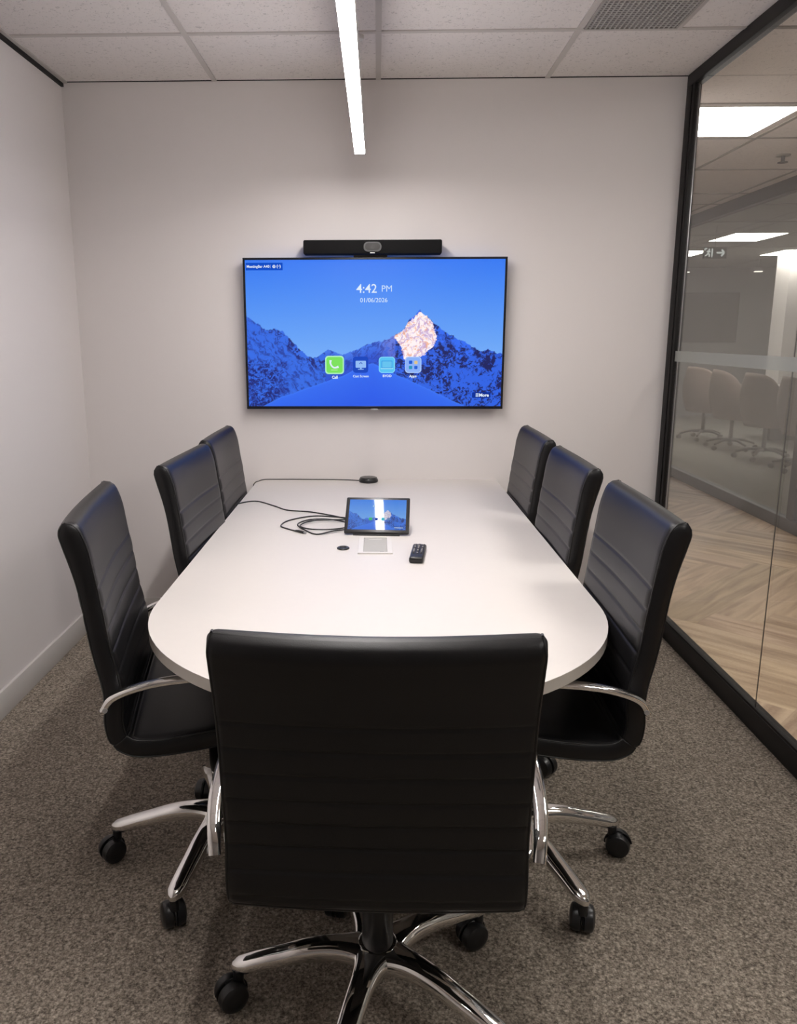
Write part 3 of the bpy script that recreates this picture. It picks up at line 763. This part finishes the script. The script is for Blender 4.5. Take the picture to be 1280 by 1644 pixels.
# herringbone planks as one floor mesh
L_, w_ = 1.38, .23
verts = []; faces = []; uvs = []; tint = []
rot = Matrix.Rotation(-pi/4, 3, 'Z'); gap = .0008
for k in range(-80, 110):
    for m in range(-8, 9):
        for kind in (0, 1):
            bx_, by_ = k*w_+m*L_, k*w_-m*L_
            if kind == 0: q = [(bx_, by_), (bx_+L_, by_), (bx_+L_, by_+w_), (bx_, by_+w_)]
            else: q = [(bx_, by_), (bx_, by_+L_), (bx_-w_, by_+L_), (bx_-w_, by_)]
            P_ = [rot @ Vector((a, b, 0)) + Vector((1.0, 3.9, 0)) for a, b in q]
            cx_ = sum(p.x for p in P_)/4; cy_ = sum(p.y for p in P_)/4
            if not (XR-.6 < cx_ < XO+.6 and YB < cy_ < 15): continue
            b0 = len(verts); verts += [(p.x, p.y, -.0025) for p in P_]
            faces.append((b0, b0+1, b0+2, b0+3) if kind == 0 else (b0+3, b0+2, b0+1, b0))
            u0, v0 = random.random()*20, random.random()*20
            c4 = [(u0, v0), (u0+L_, v0), (u0+L_, v0+w_), (u0, v0+w_)]
            uvs += c4 if kind == 0 else c4[::-1]
            t_ = random.uniform(.84, 1.12); tint += [(t_, t_*random.uniform(.97, 1.0), t_*random.uniform(.93, 1.0))]
fo = meshobj('floor_corridor', verts, faces, WOOD); fo['kind'] = 'structure'
uvl = fo.data.uv_layers.new(name='UVMap'); uvl.data.foreach_set('uv', [c for p in uvs for c in p])
at = fo.data.color_attributes.new('tint', 'FLOAT_COLOR', 'CORNER'); at.data.foreach_set('color', [c for t_ in tint for _ in range(4) for c in (*t_, 1)])
quadbox('floor_far_room', XO, 10.5, 1, 15, -.06, 0, FARCARPET)
quadbox('floor_slab', XR+.05, XO, YB-.1, 15, -.06, -.004, BMATTE)
quadbox('wall_far', XR, 10.5, 14.6, 14.7, 0, ZC, FARWALL)
quadbox('wall_right', 10.5, 10.6, 1, 14.7, 0, ZC, FARWHITE)
quadbox('wall_front', XO, 10.5, .9, 1, 0, ZC, FARWHITE)
quadbox('ceiling_far_room', XO+.05, 10.5, 1, 15, ZC, ZC+.06, princ('far_ceiling', (.50, .485, .455), .9, var=(20, .02)))
quadbox('wall_corridor_end', XR, XO, YB-.1, YB, 0, ZC, FARWHITE)
CB = princ('corridor_grid', (.36, .34, .32), .6, var=(5, .03))
for yy in (1.5, 2.1, 2.72, 3.37, 4.40, 5.13, 6.06, 7.04, 7.6, 8.76, 9.9, 11.2):
    quadbox('trim_%d' % nt_, XR+FW, 9.5, yy-.012, yy+.012, ZC-.004, ZC+.002, CB); nt_ += 1
for xx in (2.26, 2.99, 4.2, 4.8, 6.0):
    quadbox('trim_%d' % nt_, xx-.012, xx+.012, 2 if xx < 3.1 else 2.0, 14.5, ZC-.004, ZC+.002, CB); nt_ += 1
GF = princ('far_dark_frame', (.085, .08, .08), .5, var=(10, .1))
quadbox('trim_%d' % nt_, XO-.03, XO+.05, 1, 14.6, 0, .095, GF, .003); nt_ += 1
quadbox('trim_%d' % nt_, XO-.03, XO+.05, 1, 14.6, ZC-.10, ZC, GF, .003); nt_ += 1
fys = [1, 3.2, 5.86, 8.4, 11.0, 14.6]
for a, b in zip(fys, fys[1:]):
    i = fys.index(a)+4; quadbox('window_%d' % i, XO+.005, XO+.015, a+.03, b-.03, .09, ZC-.095, FARGLASS)
for q in fys[1:-1]:
    wq = .10 if q == 5.86 else .006
    quadbox('trim_%d' % nt_, XO-.02 if wq > .05 else XO+.003, XO+.04 if wq > .05 else XO+.017, q-wq/2, q+wq/2, .09, ZC-.095 if wq < .05 else 2.25, GF); nt_ += 1
cp = empty('ceiling_panel_light', (1.88, 4.75, ZC), label='large square white light panel in the corridor ceiling close behind the glass', cat='light')
box('frame', (0, 0, -.003), (.62, .63, .008), ALU, cp); box('diffuser', (0, 0, -.0075), (.594, .602, .003), PANEL, cp)
labs = ['square light panel in the far room ceiling, the largest beyond the corridor', 'light panel at the left edge of the far room ceiling, beside the exit sign', 'light panel in the far room ceiling at the right edge of the picture']
for (x, y), l_ in zip(((4.44, 10.07), (4.36, 12.0), (5.95, 11.95)), labs):
    p = empty('ceiling_panel_light', (x, y, ZC), label=l_, cat='light', group='light panels in the far room ceiling')
    box('frame', (0, 0, -.003), (.62, .80, .008), ALU, p); box('diffuser', (0, 0, -.0075), (.59, .77, .003), FARPANEL, p)
for (x, y), l_ in zip(((1.88, 2.30), (1.88, .1)), ('extra unseen light panel added in the corridor ceiling above the first glass joint', 'extra unseen light panel added in the corridor ceiling beside the camera')):  # added panels outside the view, only to brighten the corridor
    if 1:
        p = empty('ceiling_panel_light', (x, y, ZC), label=l_, cat='light')
        box('frame', (0, 0, -.003), (.62, .62, .008), ALU, p); box('diffuser', (0, 0, -.0075), (.594, .594, .003), PANEL, p)
# pendant lamps
for x, y, z, l_ in ((5.50, 12, 2.344, 'tiny bright pendant lamp in the far room, right of the exit sign'), (4.459, 12, 2.34, 'tiny bright pendant lamp in the far room, beside the black post')):
    p = empty('pendant_lamp', (x, y, z), label=l_, cat='lamp', group='small pendant lamps in the far room')
    cyl('cord', (0, 0, (ZC-z)/2), .002, ZC-z, GREYPL, p, 8); bm = bmesh.new(); add_box(bm, (0, 0, 0), (.11, .04, .016), .004); bmobj('lamp_tube', bm, sem('pendant_glow', (255, 250, 240), 2.5), p, rm and None)
# exit sign
es = empty('exit_sign', (3.64, 9, 2.605), label='hanging grey-green exit sign with a running figure and an arrow pointing right', cat='sign')
box('sign_panel', (0, 0, 0), (.25, .02, .118), princ('exit_green', (.07, .09, .08), .5, var=(20, .05)), es, .003).location = (0, 0, -.287)
SGN = emis('exit_white', (.72, .78, .76), 1.1)
MS = Matrix.Translation((0, 0, -.287)) @ Matrix.Diagonal((.74, .74, .74, 1)) @ Matrix.Translation((0, 0, .15))
bm = bmesh.new()
def seg2(a, b, r_=.0115): add_tube(bm, [Vector((a[0], -.018, a[1])), Vector((b[0], -.018, b[1]))], .002, 6, up=Vector((0, 1, 0)), w=r_)
add_cyl(bm, (-.088, -.018, -.105), .013, .004, 12, 'Y')
for a, b in (((-.095,-.12),(-.105,-.155)), ((-.105,-.155),(-.08,-.175)), ((-.08,-.175),(-.085,-.205)), ((-.105,-.155),(-.125,-.185)), ((-.125,-.185),(-.145,-.19)), ((-.097,-.125),(-.07,-.14)), ((-.097,-.125),(-.125,-.135)), ((-.15,-.09),(-.15,-.12)), ((-.15,-.09),(-.12,-.09)), ((-.045,-.09),(-.045,-.21))): seg2(a, b)
bmesh.ops.transform(bm, matrix=MS, verts=bm.verts); bmobj('running_figure', bm, SGN, es)
bm = bmesh.new()
for a, b in (((.02,-.15),(.13,-.15)), ((.13,-.15),(.09,-.105)), ((.13,-.15),(.09,-.195))): seg2(a, b, .014)
bmesh.ops.transform(bm, matrix=MS, verts=bm.verts); bmobj('arrow', bm, SGN, es)
cyl('suspension_rod', (0, 0, -.115), .005, .23, GREYPL, es, 8)
# sprinkler
sp = empty('fire_sprinkler', (2.654, 5.601, ZC), label='small metal fire sprinkler head under the corridor ceiling', cat='sprinkler')
cyl('escutcheon', (0, 0, -.004), .045, .008, GREYPL, sp, 24); cyl('stem', (0, 0, -.025), .012, .04, GF, sp, 12); cyl('deflector', (0, 0, -.047), .032, .004, GF, sp, 16)
# far display, pillar, table, sideboard
fd = empty('far_television', (5.72, 14.574, 1.75), label='dark wide television on the grey end wall of the far room', cat='television')
box('bezel', (0, 0, 0), (1.35, .05, .86), BMATTE, fd, .005); box('screen', (0, -.027, 0), (1.31, .004, .82), princ('far_screen', (.05, .05, .052), .3, var=(5, .1)), fd)
quadbox('wall_pillar', 5.90, 6.30, 11.9, 12.3, 0, ZC, FARWHITE)
ft = empty('far_conference_table', (5.75, 9.7, 0), label='pale conference table in the far room behind the row of brown chairs', cat='table')
box('tabletop', (0, 0, .73), (1.3, 4.2, .03), FARTABLE, ft, .005)
for yy in (-1.5, 1.5): box('leg', (0, yy, .3575), (.5, .08, .715), GF, ft, .005)
# chairs in the far room
def far_chair():
    c = empty('task_chair', (0, 0, 0))
    # rounded tub shell, opening towards +Y
    vs = []; fs = []; nu, nv = 20, 12
    for j in range(nv+1):
        q = j/nv; z = .40+.62*q; rr = .16+.15*sin(pi*min(1, .25+.62*q))
        for i in range(nu+1):
            a = R(-205+230*i/nu); hgt = z - (0 if q < .5 else (q-.5)*.44*(abs(i/nu-.5)*2)**3)
            vs.append((rr*1.0*cos(a)*(1-.12*q), rr*.85*sin(a)-.10*q+.02, hgt))
    for j in range(nv):
        for i in range(nu): a = j*(nu+1)+i; fs.append((a, a+1, a+nu+2, a+nu+1))
    o = meshobj('backrest_shell', vs, fs, SHELL, c, True); md = o.modifiers.new('thick', 'SOLIDIFY'); md.thickness = .03; md.offset = 0
    bm = bmesh.new(); add_lathe(bm, [(.05, .39), (.20, .40), (.25, .43), (.25, .47), (.20, .50), (.01, .505)], seg=28); bmobj('seat', bm, SHELL, c, 50)
    cyl('gas_column', (0, 0, .24), .025, .30, GF, c, 16)
    for k in range(5):
        a = 2*pi*k/5+.3; P_ = [Vector((r_*cos(a), r_*sin(a), z)) for r_, z in ((.0, .12), (.15, .12), (.30, .075))]
        lg = tube('leg', P_, [.022, .018, .014], GF, c, seg=8)
        bm = bmesh.new(); add_cyl(bm, (.31*cos(a), .31*sin(a), .03), .03, .045, 16, 'X', bev=.006); bmobj('caster', bm, GF, lg, 40)
    return c
FG = 'brown task chairs lined up in the far room'
f0 = far_chair(); fcs = [f0]+[copy_tree(f0) for _ in range(3)]
fl_ = ['brown tub-backed task chair in the far room, the one next to the black post', 'brown tub-backed task chair in the far room, second from the black post', 'brown tub-backed task chair in the far room, third from the black post', 'brown tub-backed task chair in the far room, partly behind the dark glass frame']
for c, (x, y, a), l_ in zip(fcs, ((4.62, 11.3, -70), (4.60, 10.35, -95), (4.60, 9.45, -80), (4.62, 8.60, -95)), fl_):
    c.location = (x, y, 0); c.rotation_euler = (0, 0, R(a)); setp(c, l_, 'chair', FG)

# ------------------------------------------------------------------ world, camera, colour
w = bpy.data.worlds.new('World'); scene.world = w; w.use_nodes = True
w.node_tree.nodes['Background'].inputs[0].default_value = (1, .95, .92, 1); w.node_tree.nodes['Background'].inputs[1].default_value = .05

cam = bpy.data.cameras.new('Camera'); co = bpy.data.objects.new('Camera', cam); COL.objects.link(co); scene.camera = co
F, CX, CY, PI_, YA, RO = 1268.75, 575.786, 811.067, .2117, -.0238, -.0024
sy, cy = sin(YA), cos(YA)
fw = Vector((sy*cos(PI_), cy*cos(PI_), -sin(PI_))); ri = Vector((cy, -sy, 0)); up = ri.cross(fw)
r_ = cos(RO)*ri+sin(RO)*up; u_ = -sin(RO)*ri+cos(RO)*up
M = Matrix((r_, u_, -fw)).transposed().to_4x4(); M.translation = (0, 0, H); co.matrix_world = M
cam.sensor_fit = 'HORIZONTAL'; cam.sensor_width = 36; cam.lens = 36*F/1280
SHM = 1644  # frame height, larger side: shifts are in units of the fitted side below
cam.shift_x = (640-CX)/1280; cam.shift_y = -(822-CY)/1280
cam.clip_start = .02; cam.clip_end = 60
scene.view_settings.view_transform = 'Standard'; scene.view_settings.look = 'None'; scene.view_settings.exposure = 0
scene.cycles.use_denoising = True; scene.cycles.max_bounces = 10; scene.cycles.transparent_max_bounces = 16
scene.cycles.sample_clamp_indirect = 6
